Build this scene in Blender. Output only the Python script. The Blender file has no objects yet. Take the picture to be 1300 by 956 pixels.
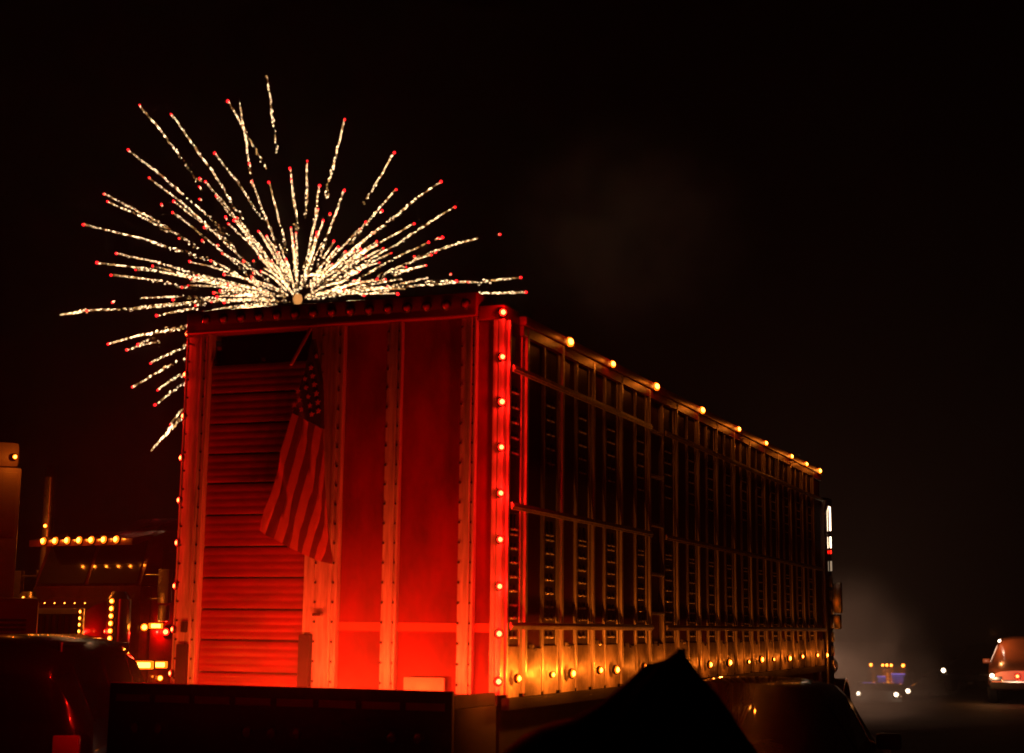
import bpy, bmesh, math, random
from mathutils import Vector, Matrix
random.seed(7)
S = bpy.context.scene
C = S.collection
R = math.radians

# ------------------------------------------------------------------ camera, night sky, moon, exposure
cam_d = bpy.data.cameras.new('camera')
cam = bpy.data.objects.new('camera', cam_d)
C.objects.link(cam)
CAM = Vector((3.9122, -9.9117, 1.8500))
cr, cu, cf = Vector((0.932099, 0.362030, 0.011217)), Vector((0.054194, -0.170016, 0.983950)), Vector((-0.358126, 0.916531, 0.178092))
cam.matrix_world = Matrix(((cr.x, cu.x, -cf.x, CAM.x), (cr.y, cu.y, -cf.y, CAM.y), (cr.z, cu.z, -cf.z, CAM.z), (0, 0, 0, 1)))
cam_d.sensor_width = 36
cam_d.lens = 2000 / 1300 * 36
cam_d.shift_y = -45 / 1300
cam_d.clip_start = 0.1
cam_d.clip_end = 3000
cam_d.dof.use_dof = True
cam_d.dof.focus_distance = 17.0
cam_d.dof.aperture_fstop = 2.0
S.camera = cam

world = bpy.data.worlds.new('World')
S.world = world
world.use_nodes = True
wn = world.node_tree
sky = wn.nodes.new('ShaderNodeTexSky')
sky.sky_type = 'NISHITA'
sky.sun_disc = False
sky.sun_elevation = R(-9)
sky.sun_rotation = R(150)
wn.links.new(sky.outputs[0], wn.nodes['Background'].inputs[0])
wn.nodes['Background'].inputs[1].default_value = 0.05

moon_d = bpy.data.lights.new('moon', 'SUN')
moon_d.energy = 0.0015
moon_d.angle = R(0.5)
moon_d.color = (1, 0.93, 0.85)
moon = bpy.data.objects.new('moon', moon_d)
moon.rotation_euler = (R(50), 0, R(150))
C.objects.link(moon)

S.view_settings.view_transform = 'Standard'
S.view_settings.look = 'None'
S.view_settings.exposure = 0
S.view_settings.gamma = 1
S.render.engine = 'CYCLES'
S.cycles.max_bounces = 3
S.cycles.volume_bounces = 0
S.cycles.use_denoising = True
S.cycles.sample_clamp_indirect = 4
S.cycles.volume_step_rate = 4.0
S.cycles.volume_max_steps = 128

# ------------------------------------------------------------------ materials
M = {}
def mat(name, col, rough=0.5, metal=0.0, var=0.25, scale=6.0, bump=0.0, stretch=(1, 1, 1), col2=None, coat=0.0, spec=0.5):
    m = bpy.data.materials.new(name)
    m.use_nodes = True
    nt = m.node_tree
    b = nt.nodes['Principled BSDF']
    b.inputs['Metallic'].default_value = metal
    b.inputs['Specular IOR Level'].default_value = spec
    b.inputs['Coat Weight'].default_value = coat
    tc = nt.nodes.new('ShaderNodeTexCoord')
    mp = nt.nodes.new('ShaderNodeMapping')
    mp.inputs['Scale'].default_value = stretch
    nt.links.new(tc.outputs['Object'], mp.inputs[0])
    no = nt.nodes.new('ShaderNodeTexNoise')
    no.inputs['Scale'].default_value = scale
    no.inputs['Detail'].default_value = 6
    no.inputs['Roughness'].default_value = 0.65
    nt.links.new(mp.outputs[0], no.inputs[0])
    rp = nt.nodes.new('ShaderNodeValToRGB')
    c2 = col2 or tuple(c * (1 - var) for c in col)
    rp.color_ramp.elements[0].position = 0.32
    rp.color_ramp.elements[1].position = 0.66
    rp.color_ramp.elements[0].color = (*c2, 1)
    rp.color_ramp.elements[1].color = (*col, 1)
    nt.links.new(no.outputs[0], rp.inputs[0])
    nt.links.new(rp.outputs[0], b.inputs['Base Color'])
    mr = nt.nodes.new('ShaderNodeMapRange')
    mr.inputs['To Min'].default_value = min(1, rough + 0.12)
    mr.inputs['To Max'].default_value = max(0.03, rough - 0.12)
    nt.links.new(no.outputs[0], mr.inputs[0])
    nt.links.new(mr.outputs[0], b.inputs['Roughness'])
    if bump:
        bp = nt.nodes.new('ShaderNodeBump')
        bp.inputs['Strength'].default_value = bump
        bp.inputs['Distance'].default_value = 0.02
        nt.links.new(no.outputs[0], bp.inputs['Height'])
        nt.links.new(bp.outputs[0], b.inputs['Normal'])
    M[name] = m
    return m
def emit(name, col, strength, sample=False):
    m = bpy.data.materials.new(name)
    m.use_nodes = True
    nt = m.node_tree
    b = nt.nodes['Principled BSDF']
    b.inputs['Base Color'].default_value = (*[min(1, c) * 0.5 for c in col], 1)
    b.inputs['Roughness'].default_value = 0.3
    b.inputs['Emission Color'].default_value = (*col, 1)
    b.inputs['Emission Strength'].default_value = strength
    if not sample:
        m.cycles.emission_sampling = 'NONE'
    M[name] = m
    return m
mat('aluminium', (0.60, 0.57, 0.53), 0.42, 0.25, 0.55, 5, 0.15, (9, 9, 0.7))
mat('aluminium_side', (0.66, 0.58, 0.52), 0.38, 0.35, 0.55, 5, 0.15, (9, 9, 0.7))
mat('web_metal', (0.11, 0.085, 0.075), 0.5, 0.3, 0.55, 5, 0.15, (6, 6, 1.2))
mat('kick_metal', (0.50, 0.42, 0.36), 0.45, 0.2, 0.5, 7, 0.2, (3, 3, 2))
mat('chrome', (0.75, 0.74, 0.72), 0.24, 1.0, 0.2, 5, 0.0)
mat('polished', (0.9, 0.86, 0.8), 0.3, 0.3, 0.1, 9)
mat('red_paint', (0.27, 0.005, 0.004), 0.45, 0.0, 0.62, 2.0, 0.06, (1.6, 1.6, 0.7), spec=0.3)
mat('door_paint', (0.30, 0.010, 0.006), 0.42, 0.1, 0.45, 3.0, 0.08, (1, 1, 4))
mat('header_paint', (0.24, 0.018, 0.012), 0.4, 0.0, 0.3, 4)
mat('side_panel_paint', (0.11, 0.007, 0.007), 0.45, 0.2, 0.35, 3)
mat('black_rubber', (0.012, 0.011, 0.011), 0.75, 0, 0.4, 12, 0.2)
mat('black_frame', (0.010, 0.009, 0.009), 0.75, 0.0, 0.4, 5, spec=0.25)
mat('interior', (0.02, 0.016, 0.015), 0.9, 0, 0.3, 3)
mat('bezel', (0.018, 0.016, 0.016), 0.5, 0, 0.2, 20)
mat('stripe_tape', (0.60, 0.12, 0.08), 0.35, 0, 0.2, 14)
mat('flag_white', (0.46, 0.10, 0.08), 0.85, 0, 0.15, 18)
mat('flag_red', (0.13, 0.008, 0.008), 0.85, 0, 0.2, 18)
mat('flag_blue', (0.022, 0.018, 0.07), 0.85, 0, 0.2, 18)
mat('wood', (0.35, 0.2, 0.1), 0.6, 0, 0.3, 12)
mat('plate', (0.6, 0.55, 0.5), 0.4, 0, 0.1, 8)
mat('tarpaulin', (0.008, 0.008, 0.008), 0.85, 0, 0.3, 4, 0.25, spec=0.15)
mat('car_black', (0.010, 0.008, 0.008), 0.22, 0, 0.15, 3, coat=0.7)
mat('car_maroon', (0.10, 0.008, 0.006), 0.25, 0.2, 0.15, 3, coat=0.7)
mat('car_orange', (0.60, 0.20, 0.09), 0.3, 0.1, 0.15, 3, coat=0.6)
mat('car_silver', (0.35, 0.33, 0.3), 0.3, 0.4, 0.15, 3, coat=0.6)
mat('truck_red', (0.16, 0.012, 0.010), 0.28, 0.1, 0.2, 2, coat=0.6)
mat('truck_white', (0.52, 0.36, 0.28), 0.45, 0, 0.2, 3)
mat('glass', (0.008, 0.008, 0.009), 0.06, 0, 0.05, 3, coat=0.4)
mat('tyre', (0.010, 0.010, 0.010), 0.85, 0, 0.3, 10)
mat('lens_off', (0.32, 0.015, 0.02), 0.12, 0, 0.1, 10, coat=1.0)
mat('asphalt', (0.045, 0.043, 0.042), 0.85, 0, 0.35, 0.8, 0.3)
emit('red_hot', (1, 0.16, 0.04), 10)
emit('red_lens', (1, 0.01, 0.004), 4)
emit('amber_hot', (1, 0.34, 0.035), 13)
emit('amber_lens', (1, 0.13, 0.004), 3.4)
emit('white_hot', (1, 0.86, 0.66), 18)
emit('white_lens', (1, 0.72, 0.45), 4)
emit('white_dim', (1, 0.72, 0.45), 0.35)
emit('violet_glow', (0.42, 0.25, 1), 0.9)
emit('spark_white', (1, 0.66, 0.34), 7)
emit('spark_gold', (1, 0.50, 0.15), 1.8)
emit('spark_ember', (1, 0.30, 0.07), 0.45)
emit('star_red', (1, 0.007, 0.010), 7)
emit('star_core', (1, 0.40, 0.10), 0.8)

# ------------------------------------------------------------------ helpers
class MB:
    def __init__(s):
        s.v, s.f, s.mi = [], [], []
    def add(s, vs, fs, mi=0):
        o = len(s.v)
        s.v += [tuple(v) for v in vs]
        s.f += [tuple(i + o for i in f) for f in fs]
        s.mi += [mi] * len(fs)
        return s
    def box(s, a, b, mi=0, bev=0.0):
        x0, y0, z0 = (min(a[i], b[i]) for i in range(3))
        x1, y1, z1 = (max(a[i], b[i]) for i in range(3))
        if bev <= 0:
            return s.add([(x0, y0, z0), (x1, y0, z0), (x1, y1, z0), (x0, y1, z0), (x0, y0, z1), (x1, y0, z1), (x1, y1, z1), (x0, y1, z1)],
                         [(0, 3, 2, 1), (4, 5, 6, 7), (0, 1, 5, 4), (1, 2, 6, 5), (2, 3, 7, 6), (3, 0, 4, 7)], mi)
        bm = bmesh.new()
        bmesh.ops.create_cube(bm, size=1)
        for v in bm.verts:
            v.co = Vector(((x0 + x1) / 2 + v.co.x * (x1 - x0), (y0 + y1) / 2 + v.co.y * (y1 - y0), (z0 + z1) / 2 + v.co.z * (z1 - z0)))
        bmesh.ops.bevel(bm, geom=list(bm.edges), offset=bev, segments=2, profile=0.6, affect='EDGES')
        bm.verts.index_update()
        s.add([v.co[:] for v in bm.verts], [[v.index for v in f.verts] for f in bm.faces], mi)
        bm.free()
        return s
    def tube(s, p, q, r0, r1=None, n=10, mi=0, caps=True):
        r1 = r0 if r1 is None else r1
        p, q = Vector(p), Vector(q)
        d = (q - p).normalized()
        a = d.orthogonal().normalized()
        b = d.cross(a)
        vs = []
        for c, r in ((p, r0), (q, r1)):
            for i in range(n):
                t = 2 * math.pi * i / n
                vs.append(c + (a * math.cos(t) + b * math.sin(t)) * r)
        fs = [(i, (i + 1) % n, n + (i + 1) % n, n + i) for i in range(n)]
        if caps:
            fs += [tuple(range(n - 1, -1, -1)), tuple(range(n, 2 * n))]
        return s.add(vs, fs, mi)
    def lathe(s, prof, n=14, mi=0, axis='z', o=(0, 0, 0)):
        vs, fs = [], []
        for r, z in prof:
            for i in range(n):
                t = 2 * math.pi * i / n
                x, y = r * math.cos(t), r * math.sin(t)
                p = (x, y, z) if axis == 'z' else (z, x, y)
                vs.append((p[0] + o[0], p[1] + o[1], p[2] + o[2]))
        for k in range(len(prof) - 1):
            for i in range(n):
                j = (i + 1) % n
                fs.append((k * n + i, k * n + j, (k + 1) * n + j, (k + 1) * n + i))
        fs.append(tuple(range(n - 1, -1, -1)))
        fs.append(tuple(range((len(prof) - 1) * n, len(prof) * n)))
        return s.add(vs, fs, mi)
    def prism(s, pts, x0, x1, mi=0):            # outline in (y, z), extruded along x
        n = len(pts)
        vs = [(x0, y, z) for y, z in pts] + [(x1, y, z) for y, z in pts]
        fs = [(i, (i + 1) % n, n + (i + 1) % n, n + i) for i in range(n)] + [tuple(range(n - 1, -1, -1)), tuple(range(n, 2 * n))]
        return s.add(vs, fs, mi)
    def grid(s, fn, nu, nv, mi=0):
        vs = [fn(i / nu, j / nv) for j in range(nv + 1) for i in range(nu + 1)]
        fs = [(j * (nu + 1) + i, j * (nu + 1) + i + 1, (j + 1) * (nu + 1) + i + 1, (j + 1) * (nu + 1) + i) for j in range(nv) for i in range(nu)]
        return s.add(vs, fs, mi)
    def sheet(s, fn, nu, nv, th, mi=0):         # a grid with real thickness; fn gives a point, th an offset vector
        n0 = len(s.v)
        s.grid(fn, nu, nv, mi)
        s.grid(lambda a, b: tuple(x + t for x, t in zip(fn(a, b), th)), nu, nv, mi)
        m = (nu + 1) * (nv + 1)
        ring = [i for i in range(nu + 1)] + [j * (nu + 1) + nu for j in range(1, nv + 1)] + [nv * (nu + 1) + i for i in range(nu - 1, -1, -1)] + [j * (nu + 1) for j in range(nv - 1, 0, -1)]
        for k in range(len(ring)):
            a, b = ring[k], ring[(k + 1) % len(ring)]
            s.f.append((n0 + a, n0 + b, n0 + m + b, n0 + m + a)); s.mi.append(mi)
        return s
    def mesh(s, name, mats, smooth=False, angle=35):
        me = bpy.data.meshes.new(name)
        me.from_pydata(s.v, [], s.f)
        for m in (mats if isinstance(mats, (list, tuple)) else [mats]):
            me.materials.append(M[m])
        me.polygons.foreach_set('material_index', s.mi)
        bm = bmesh.new(); bm.from_mesh(me)
        bmesh.ops.recalc_face_normals(bm, faces=bm.faces)
        bm.to_mesh(me); bm.free()
        if smooth:
            me.shade_smooth()
            me.set_sharp_from_angle(angle=R(angle))
        return me
    def build(s, name, mats, parent=None, smooth=False, angle=35, loc=(0, 0, 0)):
        return link(name, s.mesh(name, mats, smooth, angle), parent, loc)
def link(name, me, parent=None, loc=(0, 0, 0), rot=None):
    o = bpy.data.objects.new(name, me)
    C.objects.link(o)
    o.parent = parent
    o.location = loc
    if rot is not None:
        o.rotation_mode = 'QUATERNION'
        o.rotation_quaternion = rot
    return o
def tag(o, label=None, cat=None, group=None, kind=None):
    for k, v in (('label', label), ('category', cat), ('group', group), ('kind', kind)):
        if v:
            o[k] = v
    return o
def thing(name, label, cat, loc=(0, 0, 0), rz=0, group=None):
    o = link(name, None, None, loc)
    o.rotation_euler = (0, 0, rz)
    return tag(o, label, cat, group)
def struct(o):
    o['kind'] = 'structure'
    return o

_lm = {}
def lamp_meshes(col, r, shape):
    k = (col, round(r, 4), shape)
    if k not in _lm:
        if shape == 'round':
            h = MB().lathe([(r * 1.28, -0.012), (r * 1.28, 0.006), (r * 1.12, 0.012), (r * 1.04, 0.004)], 14)
            l = MB().lathe([(r, -0.004), (r, 0.008), (r * 0.84, r * 0.42), (r * 0.66, r * 0.55)], 14)
            b = MB().lathe([(r * 0.66, r * 0.55), (r * 0.5, r * 0.72), (r * 0.24, r * 0.82), (r * 0.04, r * 0.85)], 12)
        else:                                   # long beehive lens along local x
            h = MB().box((-r * 2.3, -r * 1.0, -0.012), (r * 2.3, r * 1.0, 0.01), 0, 0.004)
            l = MB().box((-r * 1.95, -r * 0.78, 0.0), (r * 1.95, r * 0.78, r * 0.75), 0, r * 0.3)
            b = MB().box((-r * 1.25, -r * 0.5, r * 0.4), (r * 1.25, r * 0.5, r * 0.95), 0, r * 0.2)
        on = col != 'off'
        _lm[k] = (h.mesh('marker_lamp', 'bezel', True), l.mesh('lens', col + '_lens' if on else 'lens_off', True, 60),
                  b.mesh('bulb', col + '_hot' if on else 'lens_off', True, 60))
    return _lm[k]
LC = {'red': (1, 0.008, 0.004), 'amber': (1, 0.19, 0.012), 'white': (1, 0.85, 0.66)}
def point(name, parent, loc, energy, col, rad=0.03):
    d = bpy.data.lights.new(name, 'POINT')
    d.energy = energy; d.color = col; d.shadow_soft_size = rad
    return link(name, d, parent, loc)
def lamp(parent, loc, nrm, col, r=0.032, energy=0.0, shape='round', name='marker_lamp', off=0.05, tint=None):
    h, l, b = lamp_meshes(col, r, shape)
    n = Vector(nrm).normalized()
    q = n.to_track_quat('Z', 'Y')
    o = link(name, h, parent, loc, q)
    link('lens', l, o); link('bulb', b, o)
    if energy:
        point('lamp_light', o, (0, 0, off + r), energy, tint or LC[col], 0.015)
    return o

# ------------------------------------------------------------------ ground and haze
def gz(x, y):
    t = max(0, min(1, (y - 31) / 19))
    u = max(0, min(1, (-x - 1.0) / 2.5))
    return -1.35 * t * t * (3 - 2 * t) * u * u * (3 - 2 * u)
def ground_mesh():
    xs = [-420, -200, -100, -60, -40, -25, -12, -6, -4, -3.5, -3, -2.5, -2, -1.5, -1, 0, 6, 12, 25, 40, 60, 100, 200, 420]
    ys = [-420, -200, -100, -50, -20, -10, 0, 10, 20, 28] + [31 + i * 1.9 for i in range(11)] + [60, 80, 120, 200, 420]
    vs = [(x, y, gz(x, y)) for y in ys for x in xs]
    n = len(xs)
    return MB().add(vs, [(j * n + i, j * n + i + 1, (j + 1) * n + i + 1, (j + 1) * n + i) for j in range(len(ys) - 1) for i in range(n - 1)])
struct(ground_mesh().build('ground', 'asphalt', None, True, 80))

# ------------------------------------------------------------------ livestock trailer (rear plane y=0, near side plane x=0)
TW, TL = 2.55, 11.75
T = thing('livestock_trailer', 'long aluminium livestock trailer with red and amber marker lamps under the fireworks', 'trailer', (-1.275, 5.9, 0))
TO = Vector((-1.275, 5.9, 0))
class TB(MB):                                   # a mesh laid out in trailer plan coordinates
    def build(s, name, mats, parent=None, smooth=False, angle=35):
        s.v = [(x - TO.x, y - TO.y, z - TO.z) for x, y, z in s.v]
        return MB.build(s, name, mats, parent, smooth, angle)
def tl(x, y, z):
    return (x - TO.x, y - TO.y, z - TO.z)
ZB = 1.40                                       # underside of the body panels
# shell
TB().box((-TW + 0.06, 0.30, 3.86), (-0.06, TL - 0.03, 3.93)).build('roof', 'interior', T)
TB().box((-TW + 0.06, 0.06, 1.30), (-0.06, TL - 0.03, 1.40)).build('deck', 'interior', T)
TB().box((-TW, 0.10, ZB), (-TW + 0.05, TL, 3.90)).build('far_side_wall', 'aluminium_side', T)
TB().box((-TW + 0.05, TL - 0.06, ZB), (-0.05, TL, 3.95)).build('front_wall', 'aluminium_side', T)
TB().box((-TW + 0.06, 0.9, 1.42), (-0.06, 0.94, 3.84)).build('inner_gate', 'interior', T)

# rear frame posts and riveted straps
def strap(x0, x1, z0, z1, y=-0.03, name='rear_post'):
    b = TB().box((x0, y, z0), (x1, 0.05, z1), 0, 0.006)
    w = x1 - x0
    b.box((x0 + w * 0.60, y - 0.012, z0), (x0 + w * 0.74, y + 0.004, z1), 0, 0.004)
    b.box((x0 + w * 0.86, y - 0.014, z0), (x0 + w * 0.985, y + 0.004, z1), 0, 0.004)
    o = b.build(name, 'aluminium', T, True)
    rv = TB()
    k = 0
    z = z0 + 0.06
    while z < z1 - 0.03:
        for fx in (0.06, 0.80):
            rv.tube((x0 + w * fx, y - 0.002, z), (x0 + w * fx, y - 0.012, z), 0.010, 0.006, 6)
        z += 0.135
    r = rv.build('rivets', 'bezel', o)
    r['kind'] = 'stuff'
    return o
# child meshes below straps are laid out in the same trailer coordinates, so undo nothing: parents sit at the trailer origin
strap(-2.53, -2.345, ZB, 3.955)
strap(-1.415, -1.225, ZB, 3.955)
strap(-0.895, -0.775, ZB, 3.955, -0.025)
strap(-0.328, -0.208, ZB, 3.955, -0.025)
for x0, x1 in ((-1.225, -0.895), (-0.775, -0.328), (-0.208, -0.085)):
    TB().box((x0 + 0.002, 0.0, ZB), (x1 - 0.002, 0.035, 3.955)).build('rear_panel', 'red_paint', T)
for x0, x1 in ((-1.222, -0.898), (-0.772, -0.331), (-0.205, -0.088)):
    TB().box((x0, -0.006, 1.808), (x1, 0.0, 1.866)).build('reflective_stripe', 'stripe_tape', T)
# corner post with its ridges
cp = TB().box((-0.085, -0.035, ZB), (-0.045, 0.03, 3.93), 0, 0.006).box((-0.042, -0.045, ZB), (0.0, 0.03, 3.93), 0, 0.008)
cp.build('corner_post', 'aluminium', T, True)
TB().box((-TW, -0.03, ZB), (-2.533, 0.095, 3.93), 0, 0.005).build('corner_post', 'aluminium', T, True)
# header with a row of unlit lamps
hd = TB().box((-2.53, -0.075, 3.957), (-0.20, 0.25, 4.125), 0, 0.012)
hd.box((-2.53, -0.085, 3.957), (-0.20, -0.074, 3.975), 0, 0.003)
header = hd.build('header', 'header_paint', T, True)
TB().box((-0.197, -0.04, 3.932), (-0.002, 0.25, 4.03), 0, 0.012).build('header_end', 'header_paint', T, True)
TB().box((-TW, -0.03, 3.932), (-2.533, 0.25, 4.07), 0, 0.01).build('header_end', 'header_paint', T, True)
for i in range(15):
    x = -2.36 + (2.36 - 0.276) * i / 14
    lamp(T, tl(x, -0.079, 4.052 - 0.012 * i / 14), (0, -1, 0), 'off', 0.030)
# roller door made of ribbed slats, dark gap above
seams = [3.727, 3.508, 3.285, 3.063, 2.85, 2.62, 2.392, 2.172, 1.948, 1.731, 1.505, ZB]
for z1, z0 in zip(seams, seams[1:]):
    h = z1 - z0
    b = TB()
    n = max(2, round(h / 0.055))
    prof = [(0.055, z0 + 0.004), (0.012, z0 + 0.006)]
    for i in range(n):
        za, zb = z0 + 0.008 + (h - 0.016) * i / n, z0 + 0.008 + (h - 0.016) * (i + 1) / n
        prof += [(0.009, za + 0.003), (0.006, za + (zb - za) * 0.35), (0.006, za + (zb - za) * 0.65), (0.009, zb - 0.003)]
    prof += [(0.016, z1 - 0.006), (0.055, z1 - 0.004)]
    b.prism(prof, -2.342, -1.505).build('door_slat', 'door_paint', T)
TB().box((-2.342, 0.12, 3.70), (-1.418, 0.14, 3.955)).build('door_gap_liner', 'interior', T)
for x in (-2.315, -1.905):
    TB().box((x - 0.015, -0.02, 3.735), (x + 0.015, 0.01, 3.765), 0, 0.006).build('door_latch', 'chrome', T, True)
tr = TB().box((-1.503, -0.02, 1.78), (-1.418, 0.04, 3.955), 0, 0.005)
tr.build('door_track', 'aluminium', T, True)
TB().box((-1.51, -0.06, ZB), (-1.42, 0.04, 1.775), 0, 0.012).build('dock_bumper', 'black_rubber', T, True)
TB().box((-2.49, -0.075, ZB), (-2.40, -0.033, 1.70), 0, 0.012).build('dock_bumper', 'black_rubber', T, True)
TB().box((-2.47, -0.06, 1.78), (-2.42, -0.033, 1.86), 0, 0.008).build('door_latch', 'black_rubber', T, True)
TB().box((-1.40, -0.075, 1.90), (-1.33, -0.035, 1.925), 0, 0.008).build('door_latch', 'chrome', T, True)
# number plate on the rear sill
TB().box((-0.70, -0.05, 1.40), (-0.40, -0.03, 1.505), 0, 0.006).build('number_plate', 'plate', T, True)
# rear bumper: made-up deep black tray hiding added lamps that redden the doors
BY = -0.80
bp = TB().box((-2.52, BY, 0.86), (-0.02, BY + 0.05, 1.45), 0, 0.01).box((-2.52, BY + 0.052, 0.86), (-0.02, -0.05, 1.34), 0, 0.01)
for x in (-2.52, -0.05):
    bp.box((x, BY + 0.052, 1.342), (x + 0.03, -0.08, 1.42))
bp.build('rear_bumper', 'black_frame', T, True)
for i in range(7):
    x = -2.2 + 2.05 * i / 6
    lamp(T, tl(x, BY + 0.10, 1.352), (0, 0.25, 1), 'red', 0.030, 21 * (0.45, 0.55, 0.8, 1.25, 1.5, 1.35, 1.1)[i], name='added_deck_lamp', off=0.01, tint=(1, 0.022, 0.006))
for x in (-2.42, -1.31, -0.83, -0.27):
    lamp(T, tl(x, BY + 0.14, 1.352), (0, 0.25, 1), 'amber', 0.026, 6, name='added_deck_lamp', off=0.01)  # unseen amber lamps added to tint the lower posts orange
for x in (-2.3, -2.12, -0.42, -0.24):
    lamp(T, tl(x, BY - 0.006, 1.16), (0, -1, 0), 'off', 0.030, name='tail_lamp')
for x in (-1.45, -1.27, -1.09):
    lamp(T, tl(x, BY - 0.006, 1.16), (0, -1, 0), 'off', 0.030, name='tail_lamp')
for k in range(8):
    x = -2.46 + 0.305 * k
    TB().box((x, BY - 0.003, 1.33), (x + 0.26, BY + 0.001, 1.375)).build('reflective_tape', 'stripe_tape', T)

# near side: perforated hat sections, recessed panels, kick panels, rails
edges = [0.0]
strips = [(0.02, 0.371), (0.71, 1.12), (1.44, 1.857), (2.146, 2.596), (3.0, 3.42), (3.85, 4.33)]
y = 4.70
while y + 0.42 < TL - 0.1:
    strips.append((y, y + 0.42)); y += 0.755
def perforated(y0, y1, first):
    web0, web1 = y0 + 0.032, y1 - 0.096
    b = TB()
    rows, z = [], 1.955
    rows = [1.775 + 0.0, 1.905]
    rows += [1.99 + 0.095 * i for i in range(6)]
    rows += [3.02 + 0.105 * i for i in range(5)]
    slots = [(r, r + 0.042) for r in rows] + [(2.60 - 0.10, 2.60 + 0.005)]
    slots.sort()
    cols = [web0 + (web1 - web0) * t for t in (0.22, 0.44, 0.56, 0.78)]
    t0, t1 = -0.012, 0.0
    b.box((t0, web0, 1.40), (t1, cols[0], 3.93)).box((t0, cols[3], 1.40), (t1, web1, 3.93)).box((t0, cols[1], 1.40), (t1, cols[2], 3.93))
    prev = 1.40
    for a, c in slots:
        for q0, q1 in ((cols[0], cols[1]), (cols[2], cols[3])):
            b.box((t0, q0, prev), (t1, q1, a))
        prev = c
    for q0, q1 in ((cols[0], cols[1]), (cols[2], cols[3])):
        b.box((t0, q0, prev), (t1, q1, 3.93))
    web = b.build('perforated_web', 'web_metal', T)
    lip = TB()
    for a, c in slots:
        for q0, q1 in ((cols[0], cols[1]), (cols[2], cols[3])):
            lip.tube((0.005, q0, a), (0.005, q1, a), 0.008, None, 6)
    lp = lip.build('slot_lips', 'polished', web)
    lp['kind'] = 'stuff'
    TB().box((-0.03, y0, ZB), (0.018, y0 + 0.032, 3.93), 0, 0.006).build('side_rib', 'aluminium_side', T, True)
    TB().box((-0.03, y1 - 0.095, ZB), (0.012, y1 - 0.045, 3.93), 0, 0.004).box((-0.03, y1 - 0.042, ZB), (0.032, y1, 3.93), 0, 0.006).build('side_rib', 'aluminium_side', T, True)
for i, (y0, y1) in enumerate(strips):
    perforated(y0, y1, i == 0)
    nxt = strips[i + 1][0] if i + 1 < len(strips) else TL
    if abs(y1 - 3.42) < 1e-6:                   # narrow side door with cross bars
        TB().box((-0.05, y1 + 0.002, 1.46), (-0.03, nxt - 0.002, 3.93)).build('side_door', 'side_panel_paint', T)
        for z in (1.96, 2.30, 2.73, 3.16, 3.56):
            TB().box((-0.028, y1 + 0.002, z), (0.03, nxt - 0.002, z + 0.028), 0, 0.006).build('door_rung', 'aluminium_side', T, True)
    else:
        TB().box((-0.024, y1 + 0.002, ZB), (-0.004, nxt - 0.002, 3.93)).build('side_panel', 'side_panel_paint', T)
    # kick panel with a small tab at its top edge
    zt = 1.70 + 0.012 * ((i * 7) % 3)
    kp = TB().box((-0.003, y1 + 0.003, ZB - 0.02), (0.012, nxt - 0.003, zt), 0, 0.004)
    ym = (y1 + nxt) / 2
    kp.box((-0.003, ym - 0.05, zt), (0.008, ym + 0.03, zt + 0.025), 0, 0.004)
    kp.build('kick_panel', 'kick_metal', T, True)
    TB().box((0.001, y0 + 0.052, ZB - 0.02), (0.012, y1 - 0.098, 1.715), 0, 0.003).build('kick_panel', 'kick_metal', T, True)
    TB().tube((0.02, ym, zt - 0.005), (0.035, ym, zt - 0.005), 0.016, 0.01, 8).build('bolt', 'chrome', T, True)
for z in (3.593, 2.652, 1.852):
    for ya, yb in ((0.03, 3.41), (3.86, TL - 0.02)):
        TB().box((0.033, ya, z - 0.024), (0.046, yb, z + 0.024), 0, 0.003).box((0.0465, ya, z - 0.008), (0.055, yb, z + 0.006), 0, 0.002).build('side_rail', 'aluminium_side', T, True)
TB().box((-0.06, 0.255, 3.932), (0.05, TL, 4.0), 0, 0.012).box((-0.03, 0.255, 3.86), (0.03, TL, 3.93)).build('top_rail', 'header_paint', T, True)
TB().box((-0.03, 0.05, 1.30), (0.03, TL, 1.378), 0, 0.006).build('bottom_rail', 'black_frame', T, True)
# chassis, skirt and wheels under the deck
TB().box((-2.1, 0.05, 1.0), (-1.9, TL, 1.3)).box((-0.65, 0.05, 1.0), (-0.45, TL, 1.3)).build('chassis_rail', 'black_frame', T)
TB().box((-0.10, 0.1, 0.55), (-0.06, TL - 2.2, 1.3)).build('skirt', 'black_frame', T)
def wheel(parent, x, y, z, r, w, name='wheel', side=1, rimmat='chrome'):
    t = MB().lathe([(r * 0.6, -w / 2), (r * 0.93, -w / 2), (r, -w * 0.32), (r, w * 0.32), (r * 0.93, w / 2), (r * 0.6, w / 2)], 20, 0, 'x')
    o = t.build(name, 'tyre', parent, True, 50, (x, y, z))
    MB().lathe([(r * 0.58, -w * 0.42), (r * 0.6, w * 0.42), (r * 0.5, w * 0.3), (r * 0.2, w * 0.34), (r * 0.12, w * 0.48), (r * 0.02, w * 0.5)] if side > 0 else
               [(r * 0.58, w * 0.42), (r * 0.6, -w * 0.42), (r * 0.5, -w * 0.3), (r * 0.2, -w * 0.34), (r * 0.12, -w * 0.48), (r * 0.02, -w * 0.5)], 16, 0, 'x').build('rim', rimmat, o, True, 40)
    return o
for y in (1.6, 2.8):
    for x, sd in ((-0.32, 1), (-2.23, -1)):
        p = tl(x, y, 0.5)
        wheel(T, p[0], p[1], p[2], 0.5, 0.5, side=sd)
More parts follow.
